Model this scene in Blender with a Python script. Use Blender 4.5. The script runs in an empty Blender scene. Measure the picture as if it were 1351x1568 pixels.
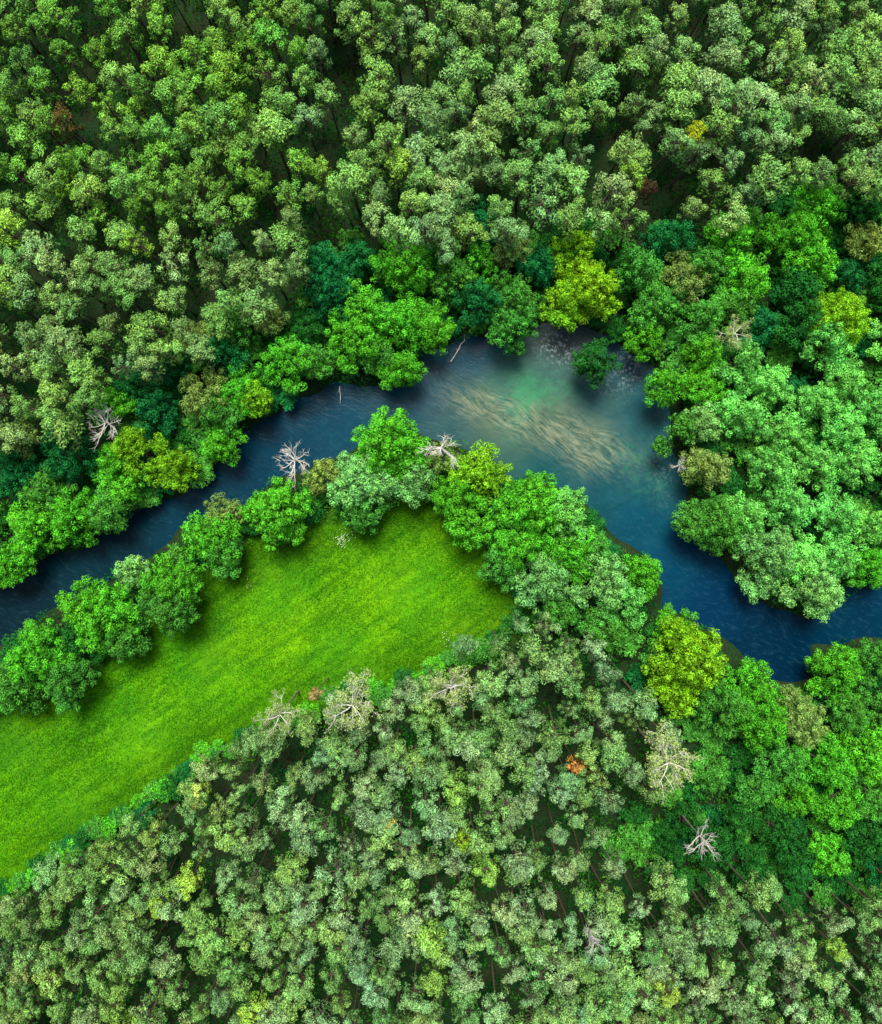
import bpy, math, random
import numpy as np
from mathutils import Vector
rng = np.random.default_rng(7); random.seed(7)
H = 130.0; S = 0.1; CX, CY = 675.5, 784.0
scene = bpy.context.scene
def P(px, py): return ((px-CX)*S, (CY-py)*S)
def link(o, parent=None):
    scene.collection.objects.link(o)
    if parent: o.parent = parent
    return o
def empty(name):
    e = bpy.data.objects.new(name, None); e.empty_display_size = 1; return link(e)
def srgb(r, g, b, k=1.0):
    f = lambda c: ((c/255)/12.92 if c/255 <= .04045 else ((c/255+.055)/1.055)**2.4)*k
    return (f(r), f(g), f(b))

# ---------------------------------------------------------------- mesh helpers
def mesh_from(name, verts, faces_list, mats, matidx, tint=None, extra=None):
    me = bpy.data.meshes.new(name)
    V = np.asarray(verts, np.float32); F = np.asarray(faces_list, np.int32)
    me.vertices.add(len(V)); me.vertices.foreach_set('co', V.ravel())
    me.loops.add(F.size); me.loops.foreach_set('vertex_index', F.ravel())
    me.polygons.add(len(F)); me.polygons.foreach_set('loop_start', np.arange(0, F.size, 4, dtype=np.int32))
    me.polygons.foreach_set('material_index', np.asarray(matidx, np.int32))
    for m in mats: me.materials.append(m)
    if tint is not None:
        a = me.attributes.new('tint', 'FLOAT_COLOR', 'FACE')
        t = np.ones((len(F), 4), np.float32); t[:, :3] = tint
        a.data.foreach_set('color', t.ravel())
    if extra:
        for k, v in extra.items():
            if v.ndim == 1:
                a = me.attributes.new(k, 'FLOAT', 'POINT'); a.data.foreach_set('value', v.astype(np.float32))
            else:
                a = me.attributes.new(k, 'FLOAT_COLOR', 'POINT')
                t = np.ones((len(V), 4), np.float32); t[:, :3] = v; a.data.foreach_set('color', t.ravel())
    me.update(calc_edges=True); me.validate()
    return me
def unit(v): return v/np.maximum(np.linalg.norm(v, axis=-1, keepdims=True), 1e-6)
def leaf_quads(c, n, size, aspect=0.7):
    N = len(c); n = unit(n)
    r = rng.normal(size=(N, 3)); t = unit(np.cross(n, r)); b = np.cross(n, t)
    s = size[:, None]*0.5
    v = np.stack([c-t*s, c-b*s*aspect, c+t*s, c+b*s*aspect], 1)
    return v.reshape(-1, 3), np.arange(N*4).reshape(N, 4)
class Builder:
    def __init__(s): s.V = []; s.F = []; s.M = []; s.T = []; s.n = 0
    def add(s, v, f, m, tint=None):
        s.V.append(v); s.F.append(f+s.n); s.n += len(v); s.M.append(np.full(len(f), m))
        s.T.append(np.ones((len(f), 3)) if tint is None else tint)
    def tube(s, pts, rad, seg=6, m=0):
        pts = np.asarray(pts, float); k = len(pts); rings = []
        for i in range(k):
            d = unit(pts[min(i+1, k-1)]-pts[max(i-1, 0)])
            a = np.array([1., 0, 0]) if abs(d[0]) < .8 else np.array([0, 1., 0])
            u = unit(np.cross(d, a)); w = np.cross(d, u)
            th = np.linspace(0, 2*math.pi, seg, endpoint=False)
            rings.append(pts[i]+rad[i]*(np.cos(th)[:, None]*u+np.sin(th)[:, None]*w))
        v = np.concatenate(rings); f = []
        for i in range(k-1):
            for j in range(seg):
                f.append((i*seg+j, i*seg+(j+1) % seg, (i+1)*seg+(j+1) % seg, (i+1)*seg+j))
        s.add(v, np.array(f), m)
    def clump(s, c, r, n, leaf, tint, flat=0.85, jit=.6, aspect=.7, up=.35, m=1, zmin=-.5, tip=.3, r0=.66):
        d = rng.normal(size=(int(n*1.6)+4, 3)); d = unit(d); d = d[d[:, 2] > zmin][:n]
        q = rng.uniform(0, 1, len(d))
        rr = r*(r0+(1.06-r0)*q**.6)
        rr *= 1+.16*np.sin(d[:, 0]*6+c[0]*7)*np.cos(d[:, 1]*7+c[1]*5)
        p = np.asarray(c)+d*rr[:, None]*np.array([1, 1, flat])
        nn = d+rng.normal(size=d.shape)*jit+np.array([0, 0, up])
        v, f = leaf_quads(p, nn, leaf*rng.uniform(.6, 1.35, len(d)), aspect)
        clump_shade = 1+tip*(q-.5)+tip*.9*(d[:, 2]-.35)      # shade baked into the tint: inner and lower leaves darker, tips lighter
        t = np.asarray(tint)*rng.uniform(.9, 1.1, (len(d), 1))*clump_shade[:, None]
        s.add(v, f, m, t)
    def mesh(s, name, mats): return mesh_from(name, np.concatenate(s.V), np.concatenate(s.F), mats, np.concatenate(s.M), np.concatenate(s.T))

# ---------------------------------------------------------------- materials
def newmat(name):
    m = bpy.data.materials.new(name); m.use_nodes = True; nt = m.node_tree; nt.nodes.clear()
    out = nt.nodes.new('ShaderNodeOutputMaterial'); return m, nt, out
def N(nt, t, **kw):
    n = nt.nodes.new(t)
    for k, v in kw.items(): setattr(n, k, v)
    return n
def mixc(nt, fac, a, b, mode='MIX'):
    n = N(nt, 'ShaderNodeMix', data_type='RGBA', blend_type=mode)
    for sock, val in ((n.inputs[0], fac), (n.inputs[6], a), (n.inputs[7], b)):
        if isinstance(val, bpy.types.NodeSocket): nt.links.new(val, sock)
        elif isinstance(val, (int, float)): sock.default_value = val
        else: sock.default_value = (*val, 1)
    return n.outputs[2]
def noise(nt, scale, detail=4, rough=.6, vec=None):
    n = N(nt, 'ShaderNodeTexNoise'); n.inputs['Scale'].default_value = scale
    n.inputs['Detail'].default_value = detail; n.inputs['Roughness'].default_value = rough
    if vec is None:
        g = N(nt, 'ShaderNodeNewGeometry'); vec = g.outputs['Position']
    nt.links.new(vec, n.inputs['Vector']); return n.outputs[0]
def ramp(nt, fac, a, b, va=0., vb=1.):
    n = N(nt, 'ShaderNodeMapRange'); nt.links.new(fac, n.inputs[0])
    for i, v in enumerate((a, b, va, vb)): n.inputs[i+1].default_value = v
    n.clamp = True; return n.outputs[0]
def streak(nt, vec, ang, long_, short_):
    mp = N(nt, 'ShaderNodeMapping', vector_type='TEXTURE'); mp.inputs['Rotation'].default_value = (0, 0, math.radians(ang))
    mp.inputs['Scale'].default_value = (long_, short_, 1); nt.links.new(vec, mp.inputs[0]); return mp.outputs[0]
def foliage_mat(name, trans=.28):
    m, nt, out = newmat(name)
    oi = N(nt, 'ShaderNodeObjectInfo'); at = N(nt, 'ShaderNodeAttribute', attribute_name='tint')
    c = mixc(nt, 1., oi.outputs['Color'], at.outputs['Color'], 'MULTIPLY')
    p = N(nt, 'ShaderNodeBsdfDiffuse'); nt.links.new(c, p.inputs['Color'])
    if trans == 0: nt.links.new(p.outputs[0], out.inputs[0]); return m
    t = N(nt, 'ShaderNodeBsdfTranslucent'); c2 = mixc(nt, 1., c, (1.15, 1.2, .6), 'MULTIPLY'); nt.links.new(c2, t.inputs[0])
    mx = N(nt, 'ShaderNodeMixShader'); mx.inputs[0].default_value = trans
    nt.links.new(p.outputs[0], mx.inputs[1]); nt.links.new(t.outputs[0], mx.inputs[2]); nt.links.new(mx.outputs[0], out.inputs[0])
    return m
def bark_mat(name, a, b, sc=3):
    m, nt, out = newmat(name); p = N(nt, 'ShaderNodeBsdfPrincipled'); p.inputs['Roughness'].default_value = .9
    c = mixc(nt, ramp(nt, noise(nt, sc), .35, .65), a, b); nt.links.new(c, p.inputs['Base Color']); nt.links.new(p.outputs[0], out.inputs[0]); return m
LEAF = foliage_mat('leaf_foliage', .2); NEED = foliage_mat('pine_needles', 0)
BARK = bark_mat('bark', (.05, .04, .025), (.14, .11, .08)); PBARK = bark_mat('pine_bark', (.07, .05, .03), (.17, .125, .08))
DEADB = bark_mat('dead_wood', (.5, .48, .4), (.78, .75, .67), 2)
DTRUNK = bark_mat('weathered_bark', (.12, .1, .07), (.26, .23, .18), 2)

# ---------------------------------------------------------------- tree meshes
def make_pine(i):
    b = Builder(); h = 15.0; R = rng.uniform(1.8, 2.25)
    lean = rng.normal(size=2)*.35
    pts = [(lean[0]*(z/h)**2, lean[1]*(z/h)**2, z) for z in np.linspace(-.3, h-1, 6)]
    b.tube(pts, np.linspace(.18, .06, 6), 6, 0)
    nl = int(rng.integers(9, 18)); top = np.array([lean[0], lean[1], h]); steep = rng.uniform(1.4, 3.4); el_ = rng.uniform(.82, 1.2)
    for k in range(nl):
        u = (k+.3)/nl; ang = k*2.399+rng.normal()*.45
        rad = R*math.sqrt(u)*rng.uniform(.62, 1.2)*.87
        z = h-.3-(rad/R)**2*steep*rng.uniform(.8, 1.3)-rng.uniform(0, .9)
        c = top*np.array([1, 1, 0])+np.array([rad*math.cos(ang)*el_, rad*math.sin(ang)/el_, z])
        r = rng.uniform(.34, .76); br = rng.uniform(.74, 1.26); wa = rng.normal()*.05
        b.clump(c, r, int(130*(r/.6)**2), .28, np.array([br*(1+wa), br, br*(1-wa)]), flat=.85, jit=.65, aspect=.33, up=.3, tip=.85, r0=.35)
        if rad > .5: b.tube([(lean[0]*.8, lean[1]*.8, z-.9), tuple(c)], [.05, .02], 4, 0)
    for k in range(11):
        ang = k*2.399+rng.normal()*.3; rad = R*rng.uniform(.35, .95); z = h-rng.uniform(2.4, 5.5)
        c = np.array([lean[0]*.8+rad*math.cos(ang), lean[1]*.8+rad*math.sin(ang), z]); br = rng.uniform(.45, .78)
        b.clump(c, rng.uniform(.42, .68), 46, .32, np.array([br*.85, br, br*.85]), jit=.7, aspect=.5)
        b.tube([(lean[0]*.7, lean[1]*.7, z-.6), tuple(c)], [.05, .02], 4, 0)
    return b.mesh('pine_tree_mesh_%d' % i, [PBARK, NEED]), h, R
def make_broad(i, R, lob=.9):
    b = Builder(); h = 4.2+R*1.35; hc = h-R*.8
    if R < 2.5: lob = .62
    b.tube([(0, 0, -.3), (.1, 0, hc*.35), (rng.normal()*.2, rng.normal()*.2, hc*.75), (0, 0, hc+.4*R)], [.1+.05*R, .07+.04*R, .05+.03*R, .06], 8, 0)
    subs = [(rng.normal()*.12*R, rng.normal()*.12*R, hc+R*.2, R*rng.uniform(.46, .56))]
    ns = int(rng.integers(5, 8)); ph = rng.uniform(0, 6.28)
    for k in range(ns):
        a = ph+k*6.283/ns+rng.normal()*.25; d = R*rng.uniform(.46, .68)
        subs.append((d*math.cos(a), d*math.sin(a), hc-R*rng.uniform(.15, .6), R*rng.uniform(.28, .42)))
    for (x, y, z, sr) in subs:
        b.tube([(0, 0, hc*.6), (x*.5, y*.5, z-sr*.6), (x, y, z)], [.05+.02*R, .05, .03], 5, 0)
        n = max(6, int(2*math.pi*sr*sr*1.05/(math.pi*(lob*.8)**2)))
        sb = rng.uniform(.85, 1.12)
        for k in range(n):
            u = (k+.5)/n; cz = 1-u*1.25; sxy = math.sqrt(max(0, 1-cz*cz)); a = k*2.399+rng.normal()*.35
            q = rng.uniform(.72, 1.15)
            c = np.array([x+sr*sxy*math.cos(a)*q, y+sr*sxy*math.sin(a)*q, z+sr*cz*.9*q])
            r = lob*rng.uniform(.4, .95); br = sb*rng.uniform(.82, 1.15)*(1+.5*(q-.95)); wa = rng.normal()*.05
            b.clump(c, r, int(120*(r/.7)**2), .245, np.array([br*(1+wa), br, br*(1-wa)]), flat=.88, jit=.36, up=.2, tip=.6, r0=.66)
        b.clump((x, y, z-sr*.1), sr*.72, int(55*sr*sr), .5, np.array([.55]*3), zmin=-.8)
    return b.mesh('broadleaf_tree_mesh_%d' % i, [BARK, LEAF]), h, R
def make_dead(i, R, h, leaves=0, seed=0):
    b = Builder(); r2 = random.Random(seed)
    def br(p, d, L, r, depth):
        pts = [p]; n = 4
        for k in range(n):
            d = unit(d+np.array([r2.gauss(0, .14), r2.gauss(0, .14), r2.gauss(0, .1)+.03])); p = p+d*L/n; pts.append(p)
        b.tube(pts, np.linspace(r, r*.4, n+1), 5, 0)
        if leaves and depth <= 1 and r2.random() < .85:
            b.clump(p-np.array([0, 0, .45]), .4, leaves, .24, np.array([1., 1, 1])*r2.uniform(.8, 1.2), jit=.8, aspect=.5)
        if depth > 0:
            for k in range(5):
                t = pts[r2.randint(1, n)]; a = r2.uniform(0, 6.28)
                nd = unit(d+np.array([math.cos(a), math.sin(a), r2.uniform(-.2, .5)])*.8)
                br(t, nd, L*r2.uniform(.35, .6), r*.45, depth-1)
    b.tube([(0, 0, -.3), (.1, .1, h*.5), (0, 0, h-R*.6)], [.22, .16, .12], 7, 2)
    b.tube([(0, 0, h-R*.6), (0, 0, h)], [.12, .08], 7, 0)
    for k in range(11):
        a = k*2.399+r2.uniform(-.4, .4); z = h-(k/11)**1.2*R*.9
        br(np.array([0, 0, z]), unit(np.array([math.cos(a), math.sin(a), r2.uniform(.1, .6)])), R*r2.uniform(.5, .95), .1, 2)
    return b.mesh('dead_tree_mesh_%d' % i, [DEADB, LEAF, DTRUNK])
pines = [make_pine(i) for i in range(20)]
broads = [make_broad(i, R) for i, R in enumerate([1.8, 1.9, 2.3, 2.6, 3, 3, 3.3, 3.8, 3.8, 4.1, 4.6, 4.8, 5.4, 5.6, 6.2])]

# ---------------------------------------------------------------- layout (photo-measured map)
river = np.array([(-420,1080),(-200,985),(0,898),(30,885),(60,858),(130,840),(190,790),(290,752),(345,705),(368,665),(440,622),(510,588),(590,592),(645,580),(652,545),(715,512),(790,530),(830,492),(880,490),(960,535),(1000,560),(1025,600),(1028,650),(1030,690),(1050,720),(1052,790),(1100,850),(1130,895),(1180,930),(1240,950),(1285,940),(1310,890),(1351,905),(1550,880),(1800,860),
 (1800,960),(1550,970),(1351,975),(1245,988),(1240,1040),(1180,1040),(1130,992),(1070,950),(1020,930),(1015,870),(950,825),(910,780),(850,740),(785,735),(740,695),(670,672),(600,650),(540,685),(480,710),(430,728),(370,768),(280,805),(230,848),(150,893),(60,942),(0,988),(-200,1070),(-420,1170)], float)
meadow = np.array([(-420,1330),(-200,1200),(0,1085),(120,1030),(230,955),(330,880),(400,835),(500,810),(620,765),(690,795),(760,870),(800,925),(755,970),(640,1030),(530,1050),(410,1105),(300,1155),(210,1225),(70,1310),(0,1355),(-200,1450),(-420,1560)], float)
pineN = np.array([(-330,-330),(1680,-330),(1680,330),(1351,300),(1290,290),(1235,270),(1180,275),(1120,325),(1050,335),(960,370),(880,325),(780,375),(690,375),(600,350),(530,345),(490,400),(430,480),(300,540),(110,650),(0,680),(-330,760)], float)
pineS = np.array([(-330,1575),(0,1385),(70,1338),(170,1282),(250,1228),(290,1175),(390,1118),(450,1085),(560,1068),(640,1048),(720,992),(790,950),(870,950),(935,980),(965,1040),(1000,1080),(1055,1150),(1045,1215),(960,1245),(920,1290),(1000,1350),(1130,1350),(1230,1390),(1351,1370),(1680,1370),(1680,1900),(-330,1900)], float)
def sd(poly, pts):
    pts = np.asarray(pts, float).reshape(-1, 2); D = np.full(len(pts), 1e9); ins = np.zeros(len(pts), bool)
    for i in range(len(poly)):
        a = poly[i]; b = poly[(i+1) % len(poly)]; ab = b-a
        t = np.clip(((pts-a)@ab)/(ab@ab), 0, 1); d = np.linalg.norm(pts-a-t[:, None]*ab, axis=1); D = np.minimum(D, d)
        c = ((a[1] > pts[:, 1]) != (b[1] > pts[:, 1])) & (pts[:, 0] < (b[0]-a[0])*(pts[:, 1]-a[1])/(b[1]-a[1]+1e-12)+a[0]); ins ^= c
    return np.where(ins, -D, D)
K = 1.0
COL = {'B': srgb(90,180,44,K), 'Y': srgb(122,182,36,K), 'G': srgb(80,154,56,K), 'T': srgb(34,116,58,K), 'L': srgb(118,204,90,K), 'M': srgb(126,190,100,K), 'O': srgb(128,162,78,K), 'D': srgb(42,110,42,K)}
def vary(c, a=.13):
    v = 1+random.gauss(0, a); w = random.gauss(0, a*.7)
    return (c[0]*v*(1+w), c[1]*v, c[2]*v*(1-w*.7), 1)
placed = []
def put_broad(px, py, r, key, parent=None, name='broadleaf_tree', hs=1.):
    Rw = r*S*1.05
    best = sorted(broads, key=lambda b: abs(b[2]-Rw)+random.random()*.8)[0]
    me, h, R = best; sc = Rw/R
    hz = (h-R*.6)*sc*hs; s = (H-hz)/H; x, y = P(px, py)
    o = bpy.data.objects.new(name, me); o.location = (x*s, y*s, 0)
    o.rotation_euler = (0, 0, random.uniform(0, 6.28)); o.scale = (sc*s*random.uniform(.93, 1.07), sc*s, sc*hs*random.uniform(.92, 1.08))
    o.color = vary(COL[key] if isinstance(key, str) else key, .08); link(o, parent); placed.append((px, py, r)); return o
man = """620 405 54 B;700 425 42 G;735 405 32 B;545 470 46 B;540 525 44 B;610 495 46 B;662 497 40 B;612 562 36 B;578 545 30 G;500 440 46 T;490 400 36 T;545 395 36 T;732 462 40 T;795 455 44 G;785 500 42 G;745 345 45 T;780 370 38 O;690 358 30 O;830 400 36 T;885 392 46 Y;908 442 58 Y;868 462 40 Y;985 410 42 G;1050 420 42 O;1030 360 38 T;1010 470 45 G;1090 400 36 G;1130 365 45 B;1150 425 42 B;1222 352 50 B;1262 320 45 B;1255 395 45 B;1230 440 35 D;1292 482 54 Y;1225 485 40 D;1130 462 42 G;1080 490 38 G;1085 540 36 B;1330 365 30 O;
440 555 44 B;482 552 30 G;365 490 42 G;408 482 30 O;250 550 36 T;205 585 34 T;180 610 26 B;310 600 40 O;370 600 42 B;332 635 38 G;335 675 34 B;235 630 36 T;208 692 44 Y;165 712 40 B;185 738 34 B;262 718 38 Y;100 695 46 T;60 760 48 G;110 795 44 B;50 808 46 B;160 782 34 G;20 735 42 T;8 868 34 B;-45 850 50 G;340 540 36 T;300 520 30 O;385 610 30 Y;30 670 30 O;
915 548 36 D;1020 592 32 B;990 522 30 B;1048 655 26 G;1085 645 38 M;1082 590 38 B;1015 682 15 G;1085 715 36 O;1100 800 50 G;1064 798 26 G;
45 1010 58 B;20 1062 46 G;92 1045 50 G;152 945 54 B;185 975 40 G;118 930 40 B;200 877 28 M;262 892 50 B;258 930 52 G;312 828 48 B;335 782 28 O;340 850 34 G;425 782 60 B;545 742 60 M;498 732 30 O;595 682 58 B;632 735 42 M;555 778 40 G;700 760 48 B;730 728 48 Y;678 700 28 O;722 800 42 B;815 772 54 B;862 790 52 L;880 842 48 B;800 840 54 B;772 868 34 G;832 888 52 M;918 890 48 M;955 930 42 L;988 885 34 B;932 968 38 G;915 850 38 G;860 935 34 G;
1062 1012 70 Y;1050 1060 48 Y;1038 962 34 B;1008 1015 30 G;1112 1092 45 G;1155 1052 42 B;1172 1105 52 B;1232 1112 56 O;1292 1032 50 B;1342 1020 42 G;1310 1090 40 G;1330 1150 48 B;1270 1172 50 B;1200 1182 42 G;1290 1232 42 B;1342 1222 42 G;1160 1215 32 G;1225 1228 34 B;
1160 1352 34 D;1280 1312 34 B;1220 1310 34 D;1100 1300 34 D;1140 1262 32 D;1190 1270 30 D;1330 1290 34 D;1050 1262 30 D;1020 1290 28 D;
1180 842 52 M;1240 892 46 M;1170 890 34 M;1265 916 34 M;1340 872 34 B"""
for e in man.replace('\n', '').split(';'):
    a = e.split(); put_broad(float(a[0]), float(a[1]), float(a[2]), a[3])
def poisson(poly_test, x0, x1, y0, y1, spacing, tries):
    cell = {}; out = []; g = 60
    for _ in range(tries):
        p = (random.uniform(x0, x1), random.uniform(y0, y1)); sp = spacing(p) if callable(spacing) else spacing
        k = (int(p[0]//g), int(p[1]//g)); ok = True
        for i in (-1, 0, 1):
            for j in (-1, 0, 1):
                for q in cell.get((k[0]+i, k[1]+j), ()):
                    if (q[0]-p[0])**2+(q[1]-p[1])**2 < sp*sp: ok = False; break
                if not ok: break
            if not ok: break
        if ok: cell.setdefault(k, []).append(p); out.append(p)
    out = np.array(out); return out[poly_test(out)]
X0, X1, Y0, Y1 = -150, 1500, -160, 1730
grove = np.array([(1125,530),(1200,520),(1351,500),(1680,480),(1680,860),(1351,880),(1290,890),(1200,860),(1140,800),(1150,760),(1115,690)], float)
for p in poisson(lambda q: sd(grove, q) < 0, 1100, X1, 480, 900, 54, 6000):
    put_broad(p[0], p[1], random.uniform(32, 42), 'L', hs=random.uniform(.9, 1.15))
nman = list(placed)
bf = empty('broadleaf_forest')
def fill_ok(q): return (sd(river, q) > 42) & (sd(meadow, q) > 40) & (sd(pineN, q) > 8) & (sd(pineS, q) > 8) & (sd(grove, q) > 20)
for p in poisson(fill_ok, X0, X1, Y0, Y1, 42, 30000):
    if min((p[0]-a)**2+(p[1]-b)**2-(.66*(r+34))**2 for a, b, r in nman) < 0: continue
    put_broad(p[0], p[1], random.uniform(28, 38), random.choice('TTDGGB'), bf, 'broadleaf_tree', .85)
bu = empty('riverside_bushes')
def bush_ok(q): return (sd(river, q) > 15) & (sd(meadow, q) > 8) & (sd(pineN, q) > 0) & (sd(pineS, q) > -4)
for p in poisson(bush_ok, X0, X1, Y0, Y1, 33, 30000):
    put_broad(p[0], p[1], random.uniform(17, 25), random.choice('GGDDT'), bu, 'bush', .42)
for p in poisson(lambda q: (np.abs(sd(meadow, q)-10) < 9) & (sd(pineS, q) < 40) & (q[:, 1] > 960), X0, 860, 930, 1500, 15, 30000):
    put_broad(p[0], p[1], random.uniform(9, 19), random.choice('GBBDG'), bu, 'bush', .55)
deads = [(165,648,0,.95),(452,704,0,.95),(676,686,1,.95),(690,1052,2,1.0),(540,1078,3,1.1),(1022,1165,3,1.15),(1078,1288,1,.8),(908,1438,1,.5),(1122,512,2,.65),(1040,712,1,.42),(1040,215,1,.45),(430,1092,2,.8)]
gaps = [(535,70,50,28),(100,185,26,22),(275,25,32,20),(80,110,20,26),(480,350,26,28),(690,25,26,12),(1260,215,20,42),(990,290,20,20),(760,1370,26,18),(640,1480,28,20),(830,1290,20,18),(590,1440,20,16),(1260,1350,45,25),(880,20,20,26)]
gaps += [(x, y, 29*s, 29*s) for x, y, v, s in deads if s > .55]
def gapok(q):
    ok = np.ones(len(q), bool)
    for x, y, a, b in gaps: ok &= ((q[:, 0]-x)/a)**2+((q[:, 1]-y)/b)**2 > 1
    return ok
KP = 1.1
pal = [srgb(112,154,78,KP), srgb(104,150,68,KP), srgb(124,158,90,KP), srgb(108,146,80,KP), srgb(118,162,74,KP)]
def put_pine(px, py, r, parent, key=None):
    me, h, R = random.choice(pines); sc = r*S/R; hz = 15*random.uniform(.82, 1.12); s = (H-hz+1.5)/H; x, y = P(px, py)
    o = bpy.data.objects.new('pine_tree', me); o.location = (x*s, y*s, 0)
    o.rotation_euler = (random.gauss(0, .03), random.gauss(0, .03), random.uniform(0, 6.28)); o.scale = (sc*s, sc*s*random.uniform(.82, 1.18), hz/15)
    c = key or random.choice(pal)
    if not key:
        if random.random() < .03: c = srgb(128,172,62,KP)
        if px > 600 and py < 500: c = tuple(np.array(c)*np.array([1.05, 1.05, 1.15]))
        if px < 450 and py < 330: c = tuple(np.array(c)*np.array([.82, .97, .6]))
        if px > 450 and py > 950: c = tuple(np.array(c)*np.array([1.03, 1.0, 1.35]))
        if px <= 450 and py > 950: c = tuple(np.array(c)*np.array([1.0, .96, 1.1]))
    o.color = vary(c, .1); link(o, parent); return o
pn = empty('pine_forest'); ps = empty('pine_forest')
def lownoise(p): return math.sin(p[0]*.013+p[1]*.007)+math.sin(p[1]*.017-p[0]*.005+2)
for p in poisson(lambda q: (sd(pineN, q) < 0) & gapok(q), X0, X1, Y0, 760, lambda p: 36+3*lownoise(p), 50000): put_pine(p[0], p[1], random.uniform(19, 32), pn)
for p in poisson(lambda q: (sd(pineS, q) < 0) & gapok(q), X0, X1, 930, Y1, lambda p: 32+2.5*lownoise(p), 50000): put_pine(p[0], p[1], random.uniform(16, 28), ps)
for x, y, r, c in [(1065,205,18,srgb(190,205,45,.9)),(880,1170,12,srgb(225,165,85,1)),(100,182,22,srgb(110,95,50,.7)),(990,285,18,srgb(90,75,50,.6)),(480,1072,10,srgb(210,185,120,.8)),(705,1290,20,srgb(135,178,50,K)),(220,1378,20,srgb(145,178,55,K)),(590,1255,13,srgb(180,185,95,K)),(300,1222,20,srgb(165,190,90,K))]:
    put_pine(x, y, r, None, c)
dm = [make_dead(0, 3.2, 10, 0, 3), make_dead(1, 2.8, 9.5, 0, 8), make_dead(2, 3.4, 14, 14, 5), make_dead(3, 3.6, 15, 14, 9)]
for x, y, v, sc in deads:
    me = dm[v]; h = [10, 9.5, 14, 15][v]; X, Y = P(x, y)
    top = 17.5 if (y > 1100 or y < 300) else (15.5 if y > 960 else 10)
    if sc < .5: top = 12 if (y > 1200 or y < 300) else 6.5
    o = bpy.data.objects.new('dead_tree', me); o.scale = (sc, sc, min(top/h, 1.75)); o.rotation_euler[2] = random.uniform(0, 6.28)
    s = (H-h*o.scale[2]+1)/H; o.location = (X*s, Y*s, 0)
    o.color = (*srgb(165,190,108,1.), 1); link(o)
def log(pts, r):
    b = Builder(); b.tube(pts, np.linspace(r, r*.5, len(pts)), 7, 0)
    for k in range(5):
        i = random.randint(1, len(pts)-1); p = np.array(pts[i]); d = np.array([random.gauss(0, .6), random.gauss(0, .6), .4])
        b.tube([tuple(p), tuple(p+d)], [r*.3, r*.1], 5, 0)
    return b.mesh('fallen_log_mesh', [BARK if r > .13 else DEADB])
for (x0, y0, x1, y1, z, r) in [(500,40,560,85,.3,.14),(520,592,521,612,-.5,.08),(690,552,712,520,-.5,.09),(545,100,600,60,.3,.14)]:
    a = P(x0, y0); c = P(x1, y1)
    pts = [(a[0]+(c[0]-a[0])*t+random.gauss(0, .05), a[1]+(c[1]-a[1])*t+random.gauss(0, .05), z+t*.3) for t in np.linspace(0, 1, 5)]
    link(bpy.data.objects.new('fallen_log', log(pts, r)))

# ---------------------------------------------------------------- ground sheet
fx = np.arange(-112, 112.1, .5); out_ = np.array([120, 135, 160, 200, 280, 400, 700, 1200, 2500, 5000.])
gx = np.concatenate([-out_[::-1], fx, out_]); gy = gx.copy()
XX, YY = np.meshgrid(gx, gy); pts = np.stack([XX.ravel()/S+CX, CY-YY.ravel()/S], 1)
dr = sd(river, pts)*S; dmw = sd(meadow, pts)*S
wob = .35*np.sin(XX.ravel()*.9)+.3*np.sin(YY.ravel()*1.3+XX.ravel()*.5)
z = np.clip((dr-1.0+wob*.6)/1.6, -1, 0)*1.6
z = z+.12*np.sin(XX.ravel()*.31)*np.cos(YY.ravel()*.27)
nx, ny = len(gx), len(gy); idx = np.arange(nx*ny).reshape(ny, nx)
F = np.stack([idx[:-1, :-1], idx[:-1, 1:], idx[1:, 1:], idx[1:, :-1]], -1).reshape(-1, 4)
mmask = np.clip(.5-(dmw-2.0+wob)/2.5, 0, 1)
def rbf(pts, ctrl, sig=70):
    W = 0; A = 0
    for x, y, c in ctrl:
        w = 1/(((pts[:, 0]-x)**2+(pts[:, 1]-y)**2)/sig**2+.15)**2.; W = W+w; A = A+w[:, None]*np.array(c)
    return A/W[:, None]
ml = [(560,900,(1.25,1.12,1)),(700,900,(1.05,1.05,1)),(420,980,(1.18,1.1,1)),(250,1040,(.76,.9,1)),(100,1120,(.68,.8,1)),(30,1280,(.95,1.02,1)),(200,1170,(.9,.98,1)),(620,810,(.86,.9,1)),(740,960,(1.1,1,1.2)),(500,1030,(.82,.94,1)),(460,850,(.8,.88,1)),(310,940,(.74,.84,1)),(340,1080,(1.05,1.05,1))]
def mtone(p_, d): return rbf(p_, ml, 70)*(1-.28*np.clip(1+(d+1.5)/5., 0, 1))[:, None]   # darker towards the meadow edge
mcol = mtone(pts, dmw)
m, nt, out = newmat('ground_soil_and_grass')
MK = .82
def meadow_color(nt):
    at = N(nt, 'ShaderNodeAttribute', attribute_name='mtone')
    c = mixc(nt, ramp(nt, noise(nt, .12, 5, .6), .35, .65), srgb(84,168,10,MK), srgb(124,194,12,MK))
    g_ = N(nt, 'ShaderNodeNewGeometry')
    c = mixc(nt, ramp(nt, noise(nt, 1., 4, .6, streak(nt, g_.outputs['Position'], 34, 9, 1.3)), .42, .62, 0, .8), c, srgb(60,136,14,MK))
    c = mixc(nt, ramp(nt, noise(nt, .7, 4, .65), .38, .68, 0, .6), c, srgb(52,128,14,MK))
    c = mixc(nt, ramp(nt, noise(nt, 3.5, 3, .6), .5, .75, 0, .4), c, srgb(155,200,45,MK))
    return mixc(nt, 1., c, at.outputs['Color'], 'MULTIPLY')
f = mixc(nt, ramp(nt, noise(nt, .25, 5, .7), .42, .6), (.024, .028, .012), (.011, .04, .011))
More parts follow.
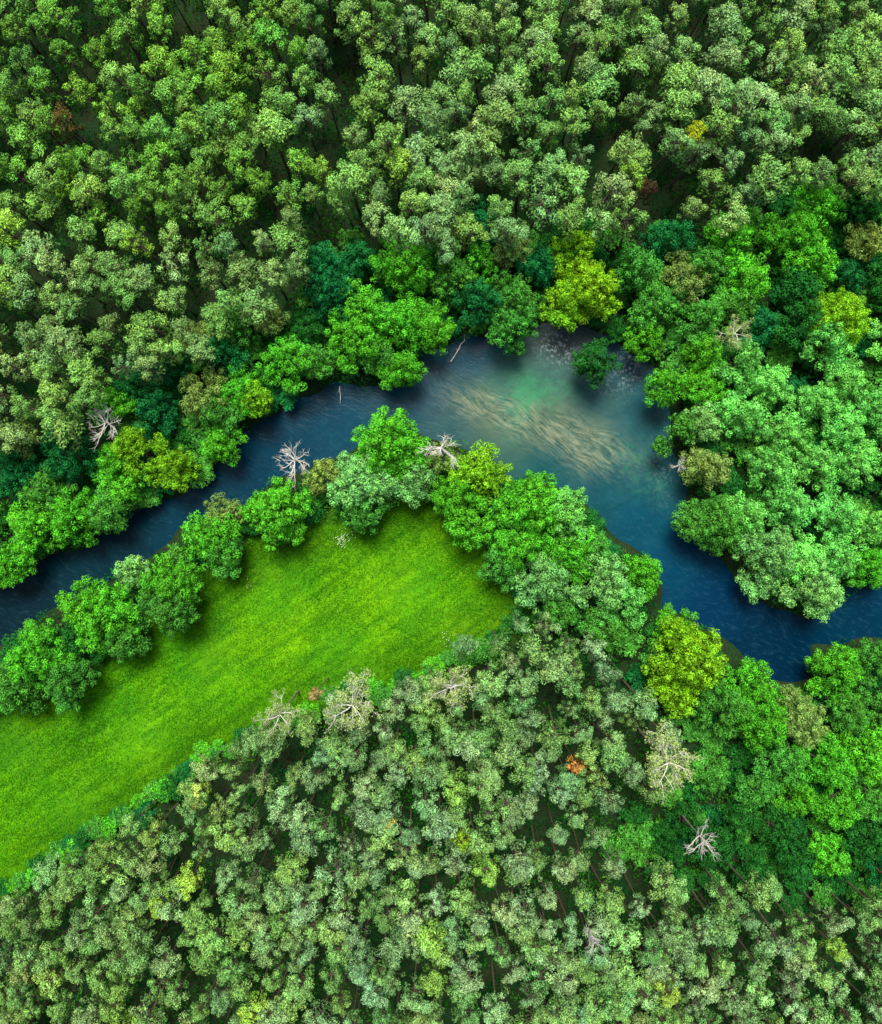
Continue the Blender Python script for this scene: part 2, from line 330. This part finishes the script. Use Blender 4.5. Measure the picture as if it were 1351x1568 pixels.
f = mixc(nt, ramp(nt, noise(nt, 2.2, 4, .7), .45, .65, 0, .7), f, (.018, .07, .017))
mm = N(nt, 'ShaderNodeAttribute', attribute_name='meadow')
c = mixc(nt, mm.outputs['Fac'], f, meadow_color(nt))
p = N(nt, 'ShaderNodeBsdfPrincipled'); p.inputs['Roughness'].default_value = .95; p.inputs['Specular IOR Level'].default_value = .1
nt.links.new(c, p.inputs['Base Color'])
bp = N(nt, 'ShaderNodeBump'); bp.inputs['Strength'].default_value = .7; bp.inputs['Distance'].default_value = .25
nt.links.new(noise(nt, 2.5, 5, .7), bp.inputs['Height']); nt.links.new(bp.outputs[0], p.inputs['Normal']); nt.links.new(p.outputs[0], out.inputs[0])
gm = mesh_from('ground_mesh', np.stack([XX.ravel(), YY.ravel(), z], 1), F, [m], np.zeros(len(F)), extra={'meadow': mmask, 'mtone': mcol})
link(bpy.data.objects.new('ground', gm))

q = np.stack([rng.uniform(X0, 830, 260000), rng.uniform(750, 1500, 260000)], 1)
dq = sd(meadow, q); q = q[dq < 12]; dq = dq[dq < 12]*S
c3 = np.stack([(q[:, 0]-CX)*S, (CY-q[:, 1])*S, rng.uniform(.02, .22, len(q))], 1)
gn = rng.normal(size=(len(q), 3))*.7+np.array([0, .1, .8])
v, fq = leaf_quads(c3, gn, rng.uniform(.18, .42, len(q)), .4)
mg, nt, out = newmat('meadow_grass_blades')
p = N(nt, 'ShaderNodeBsdfDiffuse')
at = N(nt, 'ShaderNodeAttribute', attribute_name='tint'); cc = mixc(nt, 1., meadow_color(nt), at.outputs['Color'], 'MULTIPLY')
nt.links.new(cc, p.inputs[0]); t = N(nt, 'ShaderNodeBsdfTranslucent'); nt.links.new(cc, t.inputs[0])
mx = N(nt, 'ShaderNodeMixShader'); mx.inputs[0].default_value = .2
nt.links.new(p.outputs[0], mx.inputs[1]); nt.links.new(t.outputs[0], mx.inputs[2]); nt.links.new(mx.outputs[0], out.inputs[0])
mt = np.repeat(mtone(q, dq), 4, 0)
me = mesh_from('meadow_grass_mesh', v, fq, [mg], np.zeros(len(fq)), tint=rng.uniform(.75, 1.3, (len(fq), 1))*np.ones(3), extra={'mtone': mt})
link(bpy.data.objects.new('meadow_grass', me))
def flowers(cx, cy, n, sx, sy):
    p_ = np.stack([rng.normal(cx, sx, n), rng.normal(cy, sy, n)], 1)
    return np.stack([(p_[:, 0]-CX)*S, (CY-p_[:, 1])*S, rng.uniform(.3, .6, n)], 1)
fc = np.concatenate([flowers(525, 826, 90, 7, 6), flowers(380, 895, 12, 6, 6), flowers(685, 975, 20, 7, 8)])
v, fq = leaf_quads(fc, rng.normal(size=fc.shape)*.4+np.array([0, 0, 1]), rng.uniform(.12, .22, len(fc)), .9)
mf = bark_mat('flower_petals', (.35, .55, .22), (.55, .7, .4)); link(bpy.data.objects.new('wildflowers', mesh_from('wildflowers_mesh', v, fq, [mf], np.zeros(len(fq)))))

ug = Builder()
pp = poisson(lambda q: (sd(river, q) > 8) & (sd(meadow, q) > 6), -140, 1490, -140, 1710, 20, 30000)
dS = sd(pineS, pp); dN = sd(pineN, pp); dM = sd(meadow, pp)
for i, a in enumerate(pp):
    if dN[i] < 0 and random.random() < .1: continue
    if not gapok(np.array([a]))[0] and random.random() < .2: continue
    x, y = P(*a); edge = dM[i] < 38; r = random.uniform(.8, 2.0)
    base = np.array(srgb(*random.choice([(34,120,38),(50,132,35),(22,105,46),(64,140,42)]), .75))
    if edge: base = np.array(srgb(90,175,40, .9)); r *= .75
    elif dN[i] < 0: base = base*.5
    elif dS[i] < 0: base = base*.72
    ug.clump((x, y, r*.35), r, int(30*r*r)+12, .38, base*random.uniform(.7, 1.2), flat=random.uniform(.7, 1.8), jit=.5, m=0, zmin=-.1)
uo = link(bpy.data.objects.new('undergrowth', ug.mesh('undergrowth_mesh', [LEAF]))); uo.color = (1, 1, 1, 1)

# ---------------------------------------------------------------- river water
wx = np.arange(-110, 110.1, .5); wy = np.arange(-40, 34.1, .5); XX, YY = np.meshgrid(wx, wy)
pts = np.stack([XX.ravel()/S+CX, CY-YY.ravel()/S], 1)
kk = .68
wc = [(0,940,(16,44,54)),(150,840,(14,54,66)),(300,780,(12,60,78)),(420,690,(10,64,86)),(520,630,(14,74,96)),(600,620,(30,84,100)),(660,600,(48,88,102)),(720,550,(30,78,96)),(700,640,(56,98,100)),(770,600,(60,112,102)),(805,605,(70,150,108)),(850,560,(74,110,104)),(840,640,(92,118,96)),(900,680,(86,118,102)),(740,625,(92,120,96)),(930,600,(60,104,104)),(990,620,(44,96,102)),(990,680,(42,100,106)),(1020,740,(28,92,102)),(850,715,(28,94,98)),(930,740,(24,90,100)),(980,800,(14,84,104)),(1050,850,(6,74,102)),(1100,910,(3,58,92)),(1180,990,(2,46,72)),(1300,950,(3,56,82)),(1500,930,(6,56,78)),(860,520,(92,105,100)),(960,560,(54,90,98)),(-200,1020,(14,46,60))]
wcol = rbf(pts, [(x, y, srgb(*c, kk)) for x, y, c in wc], 40)  # river tones for bed and depth, with the blue sky sheen painted in
def ell(cx, cy, a, b, ang):
    t = math.radians(ang); dx = pts[:, 0]-cx; dy = pts[:, 1]-cy
    u = dx*math.cos(t)+dy*math.sin(t); w = -dx*math.sin(t)+dy*math.cos(t); return np.exp(-((u/a)**2+(w/b)**2))
sand = np.clip(1.1*ell(830, 650, 125, 30, 20)+ell(900, 690, 45, 30, 30)+.9*ell(745, 625, 48, 18, 10), 0, 1)
green = np.clip(1.1*ell(808, 605, 40, 30, 0)+.5*ell(1000, 745, 30, 20, 0)+.5*ell(960,700,35,25,0)+.4*ell(870,590,50,25,20), 0, 1)
foam = np.clip(ell(855, 530, 26, 20, 20)+.7*ell(965, 560, 16, 30, 10)+.5*ell(905,570,40,12,40)+.2*ell(1020,700,20,60,0), 0, 1)
idx = np.arange(len(wx)*len(wy)).reshape(len(wy), len(wx)); F = np.stack([idx[:-1, :-1], idx[:-1, 1:], idx[1:, 1:], idx[1:, :-1]], -1).reshape(-1, 4)
mw, nt, out = newmat('river_water')
g = N(nt, 'ShaderNodeNewGeometry')
wn = N(nt, 'ShaderNodeTexNoise'); wn.inputs['Scale'].default_value = .1; wn.inputs['Detail'].default_value = 2; nt.links.new(g.outputs['Position'], wn.inputs[0])
va = N(nt, 'ShaderNodeVectorMath', operation='MULTIPLY_ADD'); nt.links.new(wn.outputs['Color'], va.inputs[0]); va.inputs[1].default_value = (6, 6, 0); nt.links.new(g.outputs['Position'], va.inputs[2])
strk = streak(nt, va.outputs[0], -34, 2.2, .42); rip = streak(nt, va.outputs[0], -25, 1.2, .45); flow = streak(nt, va.outputs[0], 32, 6, 1.3)
a = lambda n, o='Color': N(nt, 'ShaderNodeAttribute', attribute_name=n).outputs[o]
def mul(nt, x, y):
    n = N(nt, 'ShaderNodeMath', operation='MULTIPLY'); nt.links.new(x, n.inputs[0])
    if isinstance(y, float): n.inputs[1].default_value = y
    else: nt.links.new(y, n.inputs[1])
    return n.outputs[0]
c = a('wcol')
c = mixc(nt, mul(nt, a('sand', 'Fac'), ramp(nt, noise(nt, .5, 5, .65), .4, .6, 0, .55)), c, srgb(54,86,70,.66))
c = mixc(nt, mul(nt, a('sand', 'Fac'), ramp(nt, noise(nt, 1., 7, .78, strk), .42, .66, 0, .85)), c, srgb(182,186,150,.7))
c = mixc(nt, mul(nt, a('green', 'Fac'), ramp(nt, noise(nt, .7, 6, .75), .42, .6, 0, .8)), c, srgb(78,164,112,.7))
c = mixc(nt, ramp(nt, noise(nt, .22, 5, .65), .4, .62, 0, .4), c, mixc(nt, 1., c, (.45, .62, .7), 'MULTIPLY'))
c = mixc(nt, mul(nt, a('foam', 'Fac'), ramp(nt, noise(nt, 2.2, 5, .7), .52, .62, 0, .9)), c, (.5, .56, .56))
c = mixc(nt, ramp(nt, noise(nt, 1., 6, .75, rip), .52, .74, 0, .22), c, srgb(80,142,158,.66))
c = mixc(nt, ramp(nt, noise(nt, 1., 6, .7, flow), .48, .66, 0, .35), c, mixc(nt, 1., c, (.5, .62, .68), 'MULTIPLY'))
p = N(nt, 'ShaderNodeBsdfPrincipled'); p.inputs['Roughness'].default_value = .12; p.inputs['IOR'].default_value = 1.33; p.inputs['Specular IOR Level'].default_value = .13
nt.links.new(c, p.inputs['Base Color'])
bp = N(nt, 'ShaderNodeBump'); bp.inputs['Strength'].default_value = .5; bp.inputs['Distance'].default_value = .07
nt.links.new(noise(nt, 1., 6, .65, rip), bp.inputs['Height']); nt.links.new(bp.outputs[0], p.inputs['Normal']); nt.links.new(p.outputs[0], out.inputs[0])
wm = mesh_from('river_water_mesh', np.stack([XX.ravel(), YY.ravel(), np.full(XX.size, -.75)], 1), F, [mw], np.zeros(len(F)), extra={'wcol': wcol, 'sand': sand, 'green': green, 'foam': foam})
link(bpy.data.objects.new('river_water', wm))

# ---------------------------------------------------------------- light, sky, camera
el, az = 64, 8
sdv = Vector((-math.sin(math.radians(az))*math.cos(math.radians(el)), math.cos(math.radians(az))*math.cos(math.radians(el)), math.sin(math.radians(el))))
L = bpy.data.lights.new('sun', 'SUN'); L.energy = 4.6; L.angle = math.radians(23); L.color = (1, .975, .9)
lo = link(bpy.data.objects.new('sun', L)); lo.rotation_euler = (-sdv).to_track_quat('-Z', 'Y').to_euler(); lo.location = (0, 0, 60)
w = bpy.data.worlds.new('World'); scene.world = w; w.use_nodes = True; nt = w.node_tree
sk = nt.nodes.new('ShaderNodeTexSky'); sk.sky_type = 'NISHITA'; sk.sun_disc = False; sk.sun_elevation = math.radians(el); sk.sun_rotation = math.radians(-az)
sk.dust_density = 4; sk.ozone_density = .6; sk.air_density = 1.0
bg = nt.nodes['Background']; bg.inputs[1].default_value = .125; nt.links.new(sk.outputs[0], bg.inputs[0])
cam = bpy.data.cameras.new('camera'); co = link(bpy.data.objects.new('camera', cam)); co.location = (0, 0, H)
cam.sensor_fit = 'VERTICAL'; cam.angle = 2*math.atan(78.4/H); cam.clip_end = 12000; scene.camera = co
scene.view_settings.view_transform = 'Standard'; scene.view_settings.look = 'None'; scene.view_settings.exposure = 0
print('objects', len(bpy.data.objects))
